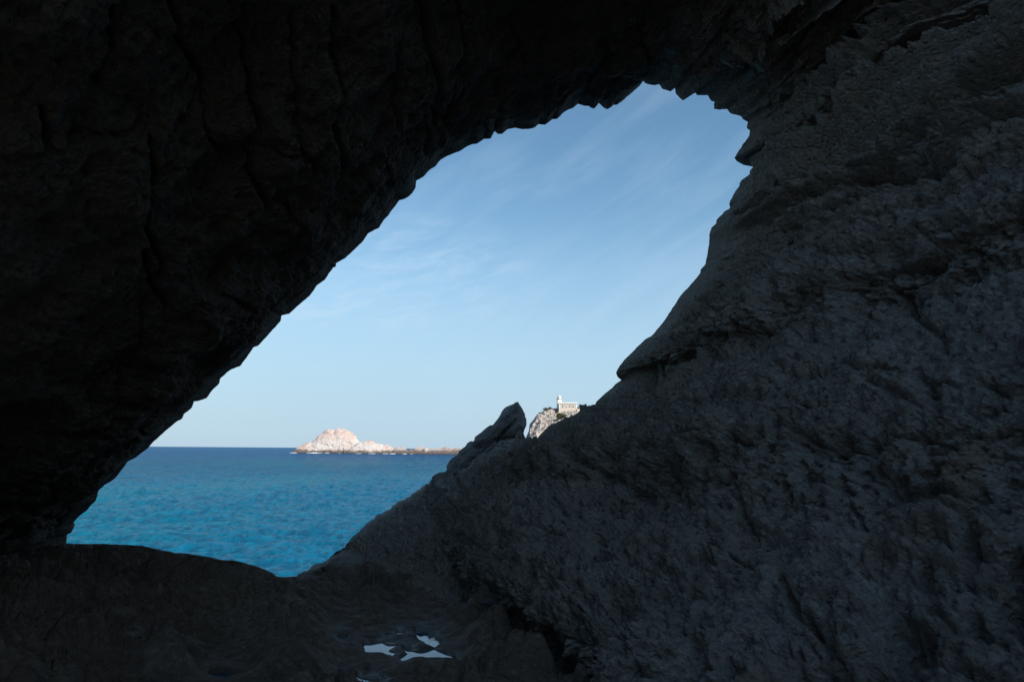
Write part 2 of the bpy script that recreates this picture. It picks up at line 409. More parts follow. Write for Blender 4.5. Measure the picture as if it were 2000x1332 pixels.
# cracks and hollows seen on the slope: (polyline in photo pixels, half width, depth)
CR = [([(1216,742),(1255,736),(1290,742),(1330,716),(1352,704)], 13, .16), ([(1290,742),(1262,775),(1240,800)], 20, .13),
      ([(1425,402),(1470,392),(1500,372),(1530,350)], 6, .10), ([(1400,520),(1450,490),(1498,470),(1520,440),(1585,408),(1660,382)], 6, .12),
      ([(1500,470),(1560,440),(1640,400),(1680,372),(1760,340),(1850,316)], 8, .14), ([(1690,345),(1750,330),(1850,312)], 16, .16),
      ([(1700,560),(1745,590),(1820,628)], 8, .09), ([(1100,880),(1145,910),(1200,930),(1260,960)], 9, .07),
      ([(1380,900),(1420,880),(1425,850)], 12, .08), ([(1365,575),(1372,590),(1366,605)], 4, .05),
      ([(870,935),(890,930),(905,950),(930,945)], 6, .07), ([(1000,905),(965,940),(930,985),(900,1010)], 6, .06),
      ([(1640,700),(1700,740),(1780,760)], 7, .05), ([(1530,820),(1600,860),(1640,930)], 7, .05),
      ([(1520,1110),(1545,1180),(1600,1220)], 9, .07), ([(1380,1060),(1440,1090),(1520,1110)], 6, .06),
      ([(480,0),(492,90),(490,220),(485,330),(500,380)], 7, .10), ([(630,0),(640,120),(625,220),(650,330)], 6, .08),
      ([(265,470),(290,540),(320,590)], 7, .08), ([(820,0),(835,160),(830,300)], 7, .08), ([(560,30),(555,180),(560,280)], 6, .06),
      ([(200,0),(215,80),(195,160)], 8, .08), ([(70,200),(80,270)], 8, .07), ([(170,760),(230,700),(300,660)], 6, .05),
      ([(1300,30),(1270,120)], 8, .09), ([(1480,90),(1420,180)], 9, .12), ([(1560,100),(1470,200)], 8, .10), ([(1700,60),(1570,180),(1500,230)], 8, .12)]
wob = 9 * fbm(P * 1.6 + 31, 3)
near = (P[..., 1] > 1.0)
for pts, wd, dp in CR:
    x0 = min(p[0] for p in pts) - 4 * wd; x1 = max(p[0] for p in pts) + 4 * wd
    y0 = min(p[1] for p in pts) - 4 * wd; y1 = max(p[1] for p in pts) + 4 * wd
    m = near & (ppx > x0) & (ppx < x1) & (ppy > y0) & (ppy < y1)
    if not m.any(): continue
    d = polydist(ppx[m] + wob[m], ppy[m] + .7 * wob[m], pts)
    disp[m] -= 1.6 * dp * np.exp(-(d / wd) ** 2 * 1.4)
i9 = arc[int(np.hypot(px_r - 1000, py_r - 858).argmin())]; eb = sstep(i9, i9 + 60, arc)[:, None]
em = sstep(iT + 60, iT + 160, arc)[:, None] * (1 - sstep(iC + 60, iC + 200, arc)[:, None])
edge = (.04 + .96 * sstep(.0, 1.1 + 1.0 * em, D)) * (1 - eb) + eb * (.06 + .94 * sstep(.0, .7, D))
P = P + Nn * (disp * edge)[..., None]
P[:, 0] = rim
# outer skin of the cliff, from the lip outwards and back over the chamber
tg = smooth1(np.gradient(rim_s2, axis=0), 50); outd = np.stack([-tg[:, 2], tg[:, 2] * 0, tg[:, 0]], 1)
outd /= np.linalg.norm(outd, axis=1)[:, None]
rows = []
for t, y in ((.08, .10), (.25, .22), (.6, .38), (1.1, .4), (1.8, .2), (2.6, -.3), (3.4, -1.5), (4.0, -4), (4.2, -8), (4.2, -12), (3.9, -16), (2.2, -18.6), (.9, -18.8)):
    sun_block = 1 + (3.0 * sstep(-1.5, -5, y) if y < -1.5 else 0) * sstep(arc[NL - 1] - 100, arc[NL - 1] + 250, arc)[:, None]   # skin raised on the right, added mass that blocks the sun
    Q = (rim if t < .3 else rim_s) + outd * t * sun_block; Q = Q + np.array([0, y, 0])
    if y < -1: Q[:, 0] += (-y) * axis[:, 0] * 1.0
    Q = Q + (fbm(Q * .5 + 8, 3) * .35 * min(1, t))[:, None] * (outd if t > 0 else outd * 0)
    rows.append(Q)
end = np.tile(np.array([[3.0, -12.5, 6.0]]), (nth, 1))
full = np.concatenate([np.stack(rows[::-1], 1), P], 1)
k = NL - 1
roof_shade = 1 - sstep(-.5, .9, (arc[:, None] - arc[k] + 40) / 133.0 + .6 * fbm(full * .7 + 12, 4))  # mask of the painted shade over roof and left wall
def set_roof_shade(o, v):
    a = o.data.attributes.new('roof_shade', 'FLOAT', 'POINT'); a.data.foreach_set('value', v.ravel().astype(np.float32))
# unseen gap cut in the roof, added to let skylight onto the slope
ycut = key([((118,1180),3.7),((760,420),3.5),((1006,250),4.9),((1258,156),5.2),((1465,330),4.3),((1260,662),3.2),((1042,866),1.4),((645,1230),-.5)])
at = lambda x, y: arc[int(np.hypot(px_r - x, py_r - y).argmin())]
ycut = np.minimum(-7.0 + 13.0 * (sstep(at(620, 558), at(800, 385), arc) * (1 - sstep(at(1460, 238), at(1464, 345), arc)))[:, None], 3.3 + 2.7 * sstep(at(700, 478), at(1006, 250), arc)[:, None])
gone = full[..., 1] < ycut + .5 * fbm(full * .8, 2)
roof = grid_mesh('cave_roof', full[:k + 1], M_wall, drop=gone[:k + 1]); set_roof_shade(roof, roof_shade[:k + 1]); tag(roof, 'near black overhanging roof and left wall of the sea cave', kind='structure')
wall = grid_mesh('cave_wall', full[k:], M_wall, drop=gone[k:]); set_roof_shade(wall, roof_shade[k:]); tag(wall, 'dark pitted rock slope rising to the right of the cave mouth', kind='structure')

# ------------------------------------------------------------------ cave floor
LIP = [(0,1085),(100,1064),(133,1061),(147,1062.5),(210,1062.5),(245,1064),(280,1066),(308,1073),(343,1080),(364,1081),(388.5,1085),(413,1089),(434,1094),(455,1094),
(500.5,1106),(532,1118.5),(541,1126.6),(565,1127),(588,1126),(595,1118.5),(609,1111.5),(626,1111.5),(632,1101),(640,1093),(652,1087),(664,1082),(680,1080),(720,1082),(1300,1090)]
POOL_Z = 3.22
POOLS = {
 'a': [(712,1260.5),(727,1258),(745,1256.5),(755,1262),(762,1262.5),(772,1261.5),(757,1269),(760,1272),(771,1274),(763,1282),(768,1284),(745,1277),(716,1273)],
 'b': [(790,1270),(799,1272),(815,1275),(832,1273),(847,1269.5),(857,1272),(879,1278),(886,1284.5),(873,1283.5),(850,1286),(805,1286),(786,1291),(783,1288),(799,1277)],
 'c': [(812,1235),(832,1233),(838,1241),(852,1247),(860,1254),(856,1258),(849,1262.5),(835,1259),(830,1252),(819,1248)],
 'd': [(664,1323),(677,1314),(692,1318),(702,1326),(735,1331),(745,1345),(700,1345)],
 'e': [(872,1153.5),(880,1151.5),(884,1154),(876,1156)],
 'f': [(663,1245),(675,1245.5),(674,1247.5),(665,1247)],
 'g': [(778,1236.5),(785,1237),(784,1239),(777,1238.5)],
 'h': [(410,1318),(440,1316),(462,1319),(450,1323),(415,1322)],
}
nu, nf = 900, 620
gx = np.linspace(-260, 1760, nu)
lipy = np.interp(gx, [p[0] for p in LIP], [p[1] for p in LIP])
lipY = np.interp(gx, [-260, 133, 300, 565, 640, 700, 760, 1760], [12.4, 12.2, 10.9, 8.9, 9.6, 11.0, 11.8, 11.8])
lip3 = at_y(gx, lipy, lipY)
kx = lip3[:, 0] / lip3[:, 1]
tt = np.linspace(0, 1, nf - 40)
Yg = lipY[:, None] * (1.3 / lipY[:, None]) ** (tt ** 1.15)
outer = np.array([3.2, 2.8, 2.4, 2.0, 1.7, 1.45, 1.25, 1.1, .97, .86, .77, .7, .63, .57, .52, .47, .43, .39, .35, .32, .29, .26, .24, .22, .20, .18, .16, .145, .13, .115, .10, .088, .077, .066, .056, .046, .036, .027, .018, .009])
Yo = lipY[:, None] + outer[None, :]
Yg = np.concatenate([Yo, Yg], 1)
Xg = kx[:, None] * Yg
back = Yg - lipY[:, None]                       # > 0 beyond the lip
base = 3.30 + .02 * np.clip(-Xg - 2, 0, 9)
G = np.stack([Xg, Yg, base], -1)
hum = fbm(G * np.array([.35, 1.0, 0]) + 5, 3)
band = ridged(rot(G, 'Z', -9) * np.array([.25, 1.25, 0]) + 2 + .3 * hum[..., None], 3, .5)
lumps = worley(G * np.array([1.3, 1.7, 0]) + np.array([0, 0, .5]), 5)
lumps2 = worley(G * np.array([3.4, 4.6, 0]) + np.array([2, 0, .5]), 6)
fine = fbm(G * np.array([4, 6, 0]) + 9, 4, .55)
jumble = sstep(-1.5, -.3, Xg + .27 * (Yg - 6) * 1.0) * (1 - sstep(7.5, 9.5, Yg))
knob = worley(G * np.array([7, 9, 0]) + np.array([2, 4, .5]), 10)
furr = 1 - np.abs(fbm(rot(G, 'Z', -7) * np.array([1.3, 4.2, 0]) + 33, 4, .6)) * 2.4
z = base + .14 * hum + .15 * band - .30 * (lumps - .45) - .17 * (lumps2 - .4) - .045 * (knob - .4) + .08 * np.clip(furr, -1.2, 1) + .03 * fine + .012 * fbm(G * np.array([16, 20, 0]) + 1, 3)
lb = (Yg * 1.0 - .22 * Xg + .35 * hum + .10 * fine) * 1.7
lf = lb - np.floor(lb); lh = np.sin(np.floor(lb) * 12.9898) * 43758.5453; lh = lh - np.floor(lh)
ledge = (1 - lf) ** 1.3 * sstep(0, .12, lf) * (.3 + .9 * lh)
z += .20 * (ledge - .25) * sstep(-.6, .3, fbm(G * np.array([.5, .5, 0]) + 91, 2))
z += jumble * (-.02 - .34 * (worley(G * np.array([2.1, 2.1, 0]) + np.array([7, 1, .5]), 8) - .45) - .16 * (worley(G * np.array([5, 5, 0]) + np.array([1, 3, .5]), 9) - .4)
               + .07 * fbm(G * np.array([7, 7, 0]), 3, .6))
zl = lip3[:, 2][:, None] + .012 * fine + .004
# keep everything between lip and eye under the sight line near the lip
sight = EYE + (zl - EYE) * (Yg / lipY[:, None])
nearlip = sstep(-3.0, -1.2, back) * (back <= 1e-6)
z = z * (1 - nearlip) + nearlip * (sight - .10 * sstep(0, 1.2, -back) + (z - base) * .5 * sstep(0, .7, -back))
z = np.where((back <= 1e-6), np.minimum(z, sight - .004), z)
z = np.where(back > 0, zl - back * .35 - np.clip(back - .4, 0, 9) * 2.6 + .06 * fine * sstep(.3, .9, back), z)
# narrow crevices, mostly running across the passage
cv1 = np.exp(-(fbm(rot(G, 'Z', -12) * np.array([.42, 1.25, 0]) + 71, 4, .5) / .045) ** 2)
cv2 = np.exp(-(fbm(rot(G, 'Z', 10) * np.array([1.0, 2.8, 0]) + 21, 4, .55) / .05) ** 2)
cv3 = np.exp(-(fbm(rot(G, 'Z', 70) * np.array([.8, 2.0, 0]) + 45, 3, .5) / .03) ** 2)
crev = .17 * cv1 + .085 * cv2 + .08 * cv3
z = z - crev * sstep(0, .35, -back)
# small hollows that hold sea water
gpx, gpy = project(np.stack([Xg, Yg, np.full_like(Xg, POOL_Z)], -1))
zone = (gpy > 1120) & (gpx < 1010) & (gpx > 330) & (back < -.5)
best = np.full(Xg.shape, -400.0)
for pts in POOLS.values():
    best[zone] = np.maximum(best[zone], sdist(gpx[zone], gpy[zone], pts))
bw = best + 1.2 + np.where(best > -60, .5 * np.clip(fine, -1, 1), 0)
far_ = np.clip(-bw, 0, 400)
sw_ = sstep(4, 110, far_)
near_z = POOL_Z + .004 + .030 * sstep(0, 7, far_) + .05 * sstep(5, 60, far_) + .020 * (.2 + np.clip(furr, -1, 1) * .6 + fine - 1.2 * (knob - .4) - 1.6 * (lumps2 - .4)) * sstep(0, 10, far_)
near_z = np.maximum(near_z, POOL_Z + .004)
zz_ = near_z * (1 - sw_) + np.where((jumble > .2) | (far_ > 170), z, np.maximum(z, POOL_Z + .02)) * sw_
z = np.where(back > -.4, z, np.where(bw > 0, POOL_Z - .006 - .05 * np.clip(bw / 6, 0, 1), zz_))
G[..., 2] = z
floor = grid_mesh('ground', G, M_floor, flip=False); tag(floor, 'wet brown rock floor of the cave with rounded ridges', kind='structure')

# unseen ridge behind right, added to keep the sun off the passage
a_ = np.linspace(-34, 34, 150); b_v = np.linspace(-12, 16, 70)
hx, hy = math.sin(SUN_AZ), math.cos(SUN_AZ)
Hh = np.stack([hx * (16.5 + b_v)[None] + hy * -a_[:, None], hy * (16.5 + b_v)[None] + hx * a_[:, None], np.zeros((150, 70))], -1)
pr_ = np.clip(1 - np.abs(np.where(b_v < 0, b_v / 11.0, b_v / 15.0)), 0, 1) ** .8
Hh[..., 2] = -1 + 28.5 * pr_[None] * (1 - .25 * (np.abs(a_) / 34)[:, None] ** 3) + (1.6 * fbm(Hh * .12, 4) + .6 * fbm(Hh * .6, 3)) * np.minimum(1, pr_ * 5)[None]
Hh[..., 2] = -2 + (Hh[..., 2] + 2) * sstep(-2.0, -.1, a_)[:, None]
tag(grid_mesh('sun_block', Hh, M_stone), kind='structure')
# the ground landward of the passage
tx = np.linspace(-19, 8, 130); tyy = np.linspace(-16, 1.5, 100)
Tt = np.stack([tx[:, None] + 0 * tyy[None], tyy[None] + 0 * tx[:, None], np.zeros((130, 100))], -1)
Tt[..., 2] = 3.05 + .25 * fbm(Tt * .5, 4) + 7.0 * sstep(-7.5, -16, Tt[..., 0]) + 5 * sstep(-8, -16, Tt[..., 1]) + .5 * fbm(Tt * .9 + 4, 3) * sstep(-6, -10, Tt[..., 0])
tag(grid_mesh('rock_terrace', Tt, M_stone), kind='structure')

# water standing in the hollows
s = Mat('pool_water'); s.b.inputs['IOR'].default_value = 1.45
M_pool = s.done((.008, .045, .08), .015, s.bump(s.noise(9, 2), .0012, .5), .9)
PL = [('a', 'left of the two long rock pools, ragged on its right side'), ('b', 'long flat rock pool in the middle of the cave floor, mirroring the sky'),
      ('c', 'slanting rock pool just behind the long one'), ('d', 'pointed rock pool cut by the lower edge of the photo'),
      ('e', 'tiny bright rock pool near the foot of the slope'), ('f', 'tiny bright sliver of water left behind the rock pools'),
      ('g', 'tiny fleck of water beside the slanting rock pool'), ('h', 'faint wet puddle at the lower left of the cave floor')]
for kname, lab in PL:
    q = np.array(POOLS[kname]); c = q.mean(0); q = c + (q - c) * 1.06 + np.sign(q - c) * 1.5
    W = at_z(q[:, 0], q[:, 1], POOL_Z)
    me = bpy.data.meshes.new('rock_pool'); n = len(W)
    lowz = W.copy(); lowz[:, 2] -= .06
    me.from_pydata([tuple(v) for v in W] + [tuple(v) for v in lowz], [], [tuple(range(n))] + [(i, i + n, (i + 1) % n + n, (i + 1) % n) for i in range(n)])
    me.materials.append(M_pool); o = bpy.data.objects.new('rock_pool', me); COL.objects.link(o)
    tag(o, lab, 'rock pool', 'pools of sea water left on the cave floor')

# ------------------------------------------------------------------ rocks of their own: solid from an outline, real thickness
def slab_rock(name, pts, Y, thick, mat, lean=0.0, n=170, seed=0, cracks=(), rough=.05):
    p = np.array(pts, float); q, _ = resample(list(map(tuple, pts)) + [tuple(pts[0])], n + 1); q = q[:-1]
    c = q.mean(0)
    # rings shrink towards a ridge inside the outline, front and back
    cx = c; rings = []
    K = 46
    for side in (1, -1):
        for j in range(K):
            f = j / K
            g = math.sin((1 - f) * math.pi / 2)      # 1 at the rim .. 0 at the middle
            rr = cx + (q - cx) * g
            hgt = math.cos((1 - f) * math.pi / 2) ** .62
            rings.append((side, rr, hgt, g))
    front = [r for r in rings if r[0] == 1][::-1]; backr = [r for r in rings if r[0] == -1][1:]
    V = []
    m = F / Y
    for side, rr, hgt, g in front + backr:
        B = at_y(rr[:, 0], rr[:, 1], np.full(n, Y))
        B[:, 1] -= side * hgt * thick * .5 - lean * (B[:, 2] - 4.5)
        # keep the outline where it is: x, z stay, only depth changes
        V.append(B)
    V = np.stack(V, 1)
    nn = grid_normals(np.concatenate([V, V[:1]], 0))[:-1]
    ctr = V.reshape(-1, 3).mean(0); nn *= np.sign((nn * (V - ctr)).sum(-1).mean())
    d = rough * (1.4 * fbm(V * 1.1 + seed, 3) + .8 * fbm(rot(V, 'Y', 35) * np.array([3, 3, 7]) + seed, 4, .55) - 1.2 * (worley(V * 2.2 + seed, 3) - .4))
    qx, qy = project(V)
    for cpts, wd, dp in cracks:
        d -= dp * np.exp(-(polydist(qx, qy, cpts) / wd) ** 2)
    K0 = len(front) - 1
    ed = np.ones(V.shape[:2]); 
    for i in range(V.shape[1]): ed[:, i] = min(1, .08 + abs(i - K0) / 9)
    V = V + nn * (d * ed)[..., None]
    return grid_mesh(name, V, mat, closed=True)
PIN = [(845,990),(869,938),(870,931),(877.6,915),(887.5,898),(900.7,888.5),(912,875),(920,866),(927,865),(937,849),(945,839),(957,830),(962,829),(970,819),(980,805),
       (986.5,798.5),(993,792),(1002,788.7),(1008,785),(1011,784),(1015,789.4),(1020,797),(1025,807),(1025,812),(1028,818),(1026.8,829.7),(1021.6,844),(1015,854.4),
       (1012,872),(1000,905),(960,960),(900,1010)]
o = slab_rock('rock_pinnacle', PIN, 14.6, 1.8, M_stone, n=300, seed=3, rough=.07,
    cracks=[([(1012,818),(1004,828),(992,836),(980,850),(974,862)], 3.2, .20), ([(1018,856),(985,856),(955,858),(930,872)], 3.5, .14), ([(975,885),(955,905),(940,925),(920,935)], 5, .22), ([(960,866),(930,890),(915,900)], 3, .08)])
tag(o, 'pointed dark rock slab standing against the sky left of the lighthouse', 'rock')
BO = [(586,1136),(590,1127),(595,1118.5),(600,1114),(609,1111.5),(620,1110),(626.5,1111),(632,1101),(640,1093),(652,1087),(664,1082),(680,1081),(700,1086),(730,1098),(752,1118),(745,1142),(700,1152),(640,1150)]
o = slab_rock('boulder', BO, 9.0, 1.5, M_floor, n=200, seed=11, rough=.05, cracks=[([(627,1112),(650,1125),(668,1130)], 2.5, .06), ([(668,1130),(666,1150)], 2, .05)])
tag(o, 'low rounded boulder at the right end of the floor edge, beside the sea', 'boulder')
BLOBS = [((1070,1250), 34, 26, 6.2, 'small rounded stone lying in the dark gully at the foot of the slope'),
         ((1010,1185), 62, 28, 7.2, 'broad flat topped boulder under the undercut foot of the slope'),
         ]
def blob(c, rx, ry, Y, seed):
    nu_, nv_ = 90, 60
    th = np.linspace(0, 2 * np.pi, nu_, endpoint=False)[:, None]; ph = np.linspace(0.02, np.pi - .02, nv_)[None]
    sx = np.cos(th) * np.sin(ph); sy = np.sin(th) * np.sin(ph); szz = np.cos(ph) + 0 * th
    U = np.stack([sx, sy, szz], -1)
    sg = lambda v, e: np.sign(v) * np.abs(v) ** e
    U2 = np.stack([sg(sx, .8), sg(sy, .8), sg(szz, .8)], -1)
    m = Y / F * 1.02
    r = 1 + .22 * fbm(U * 1.3 + seed * 7, 3) - .22 * (worley(U * 1.7 + seed * 5, seed) - .45) + .05 * fbm(U * 6 + seed, 3)
    V = U2 * r[..., None] * np.array([rx * m, .85 * rx * m, ry * m * 1.15])
    C = at_y(np.array(c[0]), np.array(c[1] + 6.0), np.array(Y))
    return V + C
for i, (c, rx, ry, Y, lab) in enumerate(BLOBS):
    o = grid_mesh('boulder', blob(c, rx, ry, Y, 21 + i), M_floor if c[0] < 960 else M_stone, closed=True)
    tag(o, lab, 'boulder', 'loose boulders on the cave floor')

# ------------------------------------------------------------------ the sea
def sea():
    ang = np.r_[np.linspace(-180, -46, 24)[:-1], np.linspace(-46, 30, 1100), np.linspace(30, 180, 24)[1:]]
    ang = np.radians(ang)
    rr = np.r_[np.linspace(5, 19.5, 40), 1 / np.linspace(1 / 20.0, 1 / 420.0, 560), np.geomspace(425, 12000, 110)]
    X = np.sin(ang)[:, None] * rr; Y = np.cos(ang)[:, None] * rr
    rs = np.random.RandomState(5)
    z = np.zeros_like(X); dx = np.zeros_like(X); dy = np.zeros_like(X)
    cell = np.gradient(rr)[None, :]
    for i in range(130):
        lam = 0.35 * (5.5 / .35) ** rs.rand() ** 1.15
        th = math.pi + math.radians(rs.normal(-6, 27))    # travelling towards the cave
        k = 2 * math.pi / lam; kx_, ky_ = k * math.sin(th), k * math.cos(th)
        amp = .0082 * lam ** .62 * rs.uniform(.6, 1.3)
        fade = sstep(.5, 1.2, lam / cell) * sstep(2, 4, lam / (np.maximum(rr, 20)[None, :] * .0012)) * (rr < 425)[None]
        ph = kx_ * X + ky_ * Y + rs.rand() * 7
        z += amp * fade * np.cos(ph); s_ = amp * fade * np.sin(ph) * .5
        dx += -s_ * math.sin(th); dy += -s_ * math.cos(th)
    gust = .75 + .5 * sstep(-.5, .5, fbm(np.stack([X / 14, Y / 22, X * 0], -1), 3))
    return np.stack([X + dx, Y + dy, z * gust], -1)
s = Mat('sea_water')
far = s.N.new('ShaderNodeVectorMath'); far.operation = 'LENGTH'; s.L.new(s.pos, far.inputs[0]); dist = far.outputs['Value']
shoal = s.step(s.noise(.018, 4, .55, s.map((1, .6, 1))), .40, .62)
col = s.mix(shoal, (.0006, .138, .245), (.001, .182, .262))
col = s.mix(s.step(dist, 60, 500), col, (.0005, .105, .270))
col = s.mix(s.math('MULTIPLY', s.step(s.noise(.25, 3, .5, s.map((1, 1.6, 1))), .55, .75), .35), col, (.004, .055, .10))
streak = s.noise(1.0, 4, .65, s.map((1.9, .60, 1), (0, 0, 8)))
streak2 = s.noise(1.0, 4, .65, s.map((.42, .05, 1), (0, 0, 4)))
sm = s.mix(s.step(dist, 90, 260), s.mix(s.step(streak, .3, .7), (0, 0, 0), (1, 1, 1)), s.mix(s.step(streak2, .3, .7), (0, 0, 0), (1, 1, 1)))
col = s.mix(s.math('MULTIPLY', sm, .68), col, (.0006, .036, .085))
h1 = s.noise(4.5, 6, .66, s.map((1, 1.5, 1), (0, 0, 14)))
h2 = s.noise(.22, 5, .6, s.map((1, 2.2, 1), (0, 0, 10)), .3)
h3 = s.noise(.03, 4, .6, s.map((1, 3.0, 1), (0, 0, 6)))
hh = s.bump(h1, .16, 1.0)
hh = s.bump(s.math('MULTIPLY', h2, s.step(dist, 50, 200)), 2.6, 1.0, hh)
hh = s.bump(s.math('MULTIPLY', h3, s.step(dist, 120, 500)), 5.0, .8, hh)
s.b.inputs['IOR'].default_value = 1.33
s.N.remove(s.b)
df = s.N.new('ShaderNodeBsdfDiffuse'); gl = s.N.new('ShaderNodeBsdfGlossy'); fr_ = s.N.new('ShaderNodeFresnel'); mxs = s.N.new('ShaderNodeMixShader')
s.L.new(col, df.inputs[0]); gl.inputs['Roughness'].default_value = .08; fr_.inputs[0].default_value = 1.33
for n_ in (df, gl, fr_): s.L.new(hh, n_.inputs['Normal'])
s.L.new(s.math('MULTIPLY', fr_.outputs[0], .26), mxs.inputs[0]); s.L.new(df.outputs[0], mxs.inputs[1]); s.L.new(gl.outputs[0], mxs.inputs[2])
s.L.new(mxs.outputs[0], s.N['Material Output'].inputs[0]); M_sea = s.m
o = grid_mesh('sea', sea(), M_sea, flip=True); tag(o, kind='structure')
sg = o

# ------------------------------------------------------------------ islets
def shore_mat(name, white, pink, tide, amp=1.0, zt=2.6):
    s = Mat(name)
    z = s.N.new('ShaderNodeSeparateXYZ'); s.L.new(s.pos, z.inputs[0]); zz = z.outputs[2]
    c = s.mix(s.step(s.noise(.05, 4, .6), .42, .58), white, pink)
    c = s.mix(s.math('MULTIPLY', s.step(s.noise(.35, 6, .7), .5, .68), .6), c, tuple(v * .62 for v in white))
    cr_ = s.step(s.vor(.22, s.map((1, 1, 1.6), (20, 30, 0)), 'DISTANCE_TO_EDGE'), 0, .05, 1, 0)
    c = s.mix(s.math('MULTIPLY', cr_, .55), c, (.12, .10, .09))
    lim = s.math('ADD', zz, s.math('MULTIPLY', s.math('SUBTRACT', s.noise(.18, 5, .65), .5), -7.0))
    c = s.mix(s.step(lim, zt - .8, zt + 1.0, 1, 0), c, tide)
    c = s.mix(s.step(zz, .3, .9, .8, 0), c, (.035, .03, .028))
    n = s.bump(s.noise(.5, 8, .7), 1.2 * amp, .9)
    return s.done(c, .9, n, .2)
M_isle = shore_mat('islet_rock', (.57, .505, .46), (.54, .41, .35), (.13, .105, .09))
M_reef = shore_mat('reef_rock', (.50, .42, .38), (.36, .27, .23), (.15, .115, .10), zt=3.2)

def islet(name, trace, Yf, depth, mat, rough, seed, nx=260, ny=110):
    px = np.linspace(trace[0][0], trace[-1][0], nx)
    py = np.interp(px, [t[0] for t in trace], [t[1] for t in trace])
    xs = (px - px[0]) / (px[-1] - px[0])
    v = np.linspace(-.25, 1.9, ny)                     # 0 waterline, 1 crest
    yf = Yf(px) if callable(Yf) else np.full(nx, float(Yf))
    crest = at_y(px, py, yf + depth); H = np.maximum(crest[:, 2], -1)
    dep = depth * (.35 + .65 * np.clip(H / max(H.max(), 1), 0, 1)); dep = smooth1(dep[:, None], 9)[:, 0]
    Yc = yf + dep
    crest = at_y(px, py, Yc); H = crest[:, 2]
    Hs = smooth1(H[:, None], 7)[:, 0]
    Yv = yf[:, None] + dep[:, None] * v[None]
    f = np.where(v < 0, v * .8, np.where(v < 1, 1 - (1 - np.clip(v, 0, 1)) ** 1.9, 1 - ((v - 1) / .9) ** 2 * 1.2))
    kx_ = crest[:, 0] / crest[:, 1]
    X = kx_[:, None] * Yv
    # everything scaled so only the crest row reaches the traced line
    Z = H[:, None] * f[None] + (Hs - H)[:, None] * f[None] * (1 - np.exp(-((v[None] - 1) / .25) ** 2))
    Pt = np.stack([X, Yv, Z], -1)
    nse = rough * (ridged(Pt / 9 + seed, 4, .55) * .5 - .6 + .8 * fbm(Pt / 3.2 + seed, 3) - .9 * (worley(Pt / np.array([6, 6, 4.5]) + seed, 5) - .4))
    w_ = 1 - .85 * np.exp(-((v[None] - 1) / .12) ** 2)
    Pt[..., 2] += np.minimum(nse, .6 * rough) * w_ * np.clip(Hs[:, None] / 6, .25, 1)
    Pt[..., 1] += nse * 1.0 * (1 - np.exp(-((v[None] - 1) / .3) ** 2))
    return grid_mesh(name, Pt, mat)
T1 = [(569,884),(572.5,881),(581,873.8),(587,870),(597,865),(604,863.5),(610,864),(612.5,860),(617.6,856.3),(621,852),(629.5,845.3),(636,841),(642,837.5),(648,838),
      (652.5,841),(656,838.5),(662,835.5),(670,836),(677,839.4),(685,843),(690.7,847),(696,851.7),(698,856.3),(702,862.3),(706,870),(712,878),(718,886)]
T2 = [(672,887),(678,881),(684,875),(690,870),(698,864.5),(706,862.7),(714.5,860.6),(722,859),(728,861),(734.5,864.9),(743.5,866.7),(750,868.5),(758,868),(763,871.6),(769.6,876),(775,881),(780,888)]
T3 = [(763,888),(767,880),(770,877),(775,873.4),(784,872),(791,874.8),(795,878.4),(802,877),(807.4,878),(811,873.9),(820,872.5),(831.7,873),(836,876.6),(847,876),(856,874.8),
      (863,875),(870.4,872.5),(878.5,873),(885,876),(892,874.8),(901,876),(915,875),(935,877),(950,880),(965,888)]
o = islet('rocky_islet', T1, 612, 22, M_isle, 1.5, 3); tag(o, 'pale pink islet with a tall rounded double top', 'islet')
o = islet('rocky_islet', T2, 600, 14, M_isle, 1.2, 14, nx=180, ny=90); tag(o, 'lower pale islet ridge directly right of the domed islet', 'islet')
o = islet('rocky_reef', T3, lambda p: np.interp(p, [763, 965], [590, 560]), 9, M_reef, .9, 25, nx=320, ny=70); tag(o, 'low brown reef running right from the pale islets to the dark cave rocks', 'reef')

# surf along the waterline
def foam():
    V = []; Q = []
    rs = random.Random(4)
    spots = [(573,588,610,2.6),(605,637,611,2.6),(640,650,611,1.4),(668,671,601,1.0),(700,712,598,1.0),(724,740,598,1.2),(752,764,597,1.2),(766,778,589,2.2),(790,800,587,2.2),(803,816,586,2.0),
             (836,840,582,1.4),(846,856,581,1.1),(872,884,577,1.1),(888,898,575,1.0)]
    for a, b, Y, wd in spots:
        n = 26; base = len(V)
        for i in range(n + 1):
            t = i / n; px = a + (b - a) * t
            k_ = (px - 1000) / F
            e = math.sin(math.pi * t) ** .5
            y0 = Y - wd * e * rs.uniform(.3, 1.4) * 1.8; y1 = Y + 2.0
            hgt = .12 + wd * .18 * e * rs.uniform(.1, 1.3)
            V += [(k_ * y0, y0, .05), (k_ * (y0 + 1), y0 + 1, hgt), (k_ * y1, y1, hgt * .8)]
            if i:
                c = base + 3 * i; Q += [(c - 3, c, c + 1, c - 2), (c - 2, c + 1, c + 2, c - 1)]
    s = Mat('sea_foam')
    return raw_mesh('foam', np.array(V), np.array(Q), s.done((.82, .84, .85), .8))
tag(foam(), 'white surf breaking along the foot of the islets', 'surf', kind='stuff')

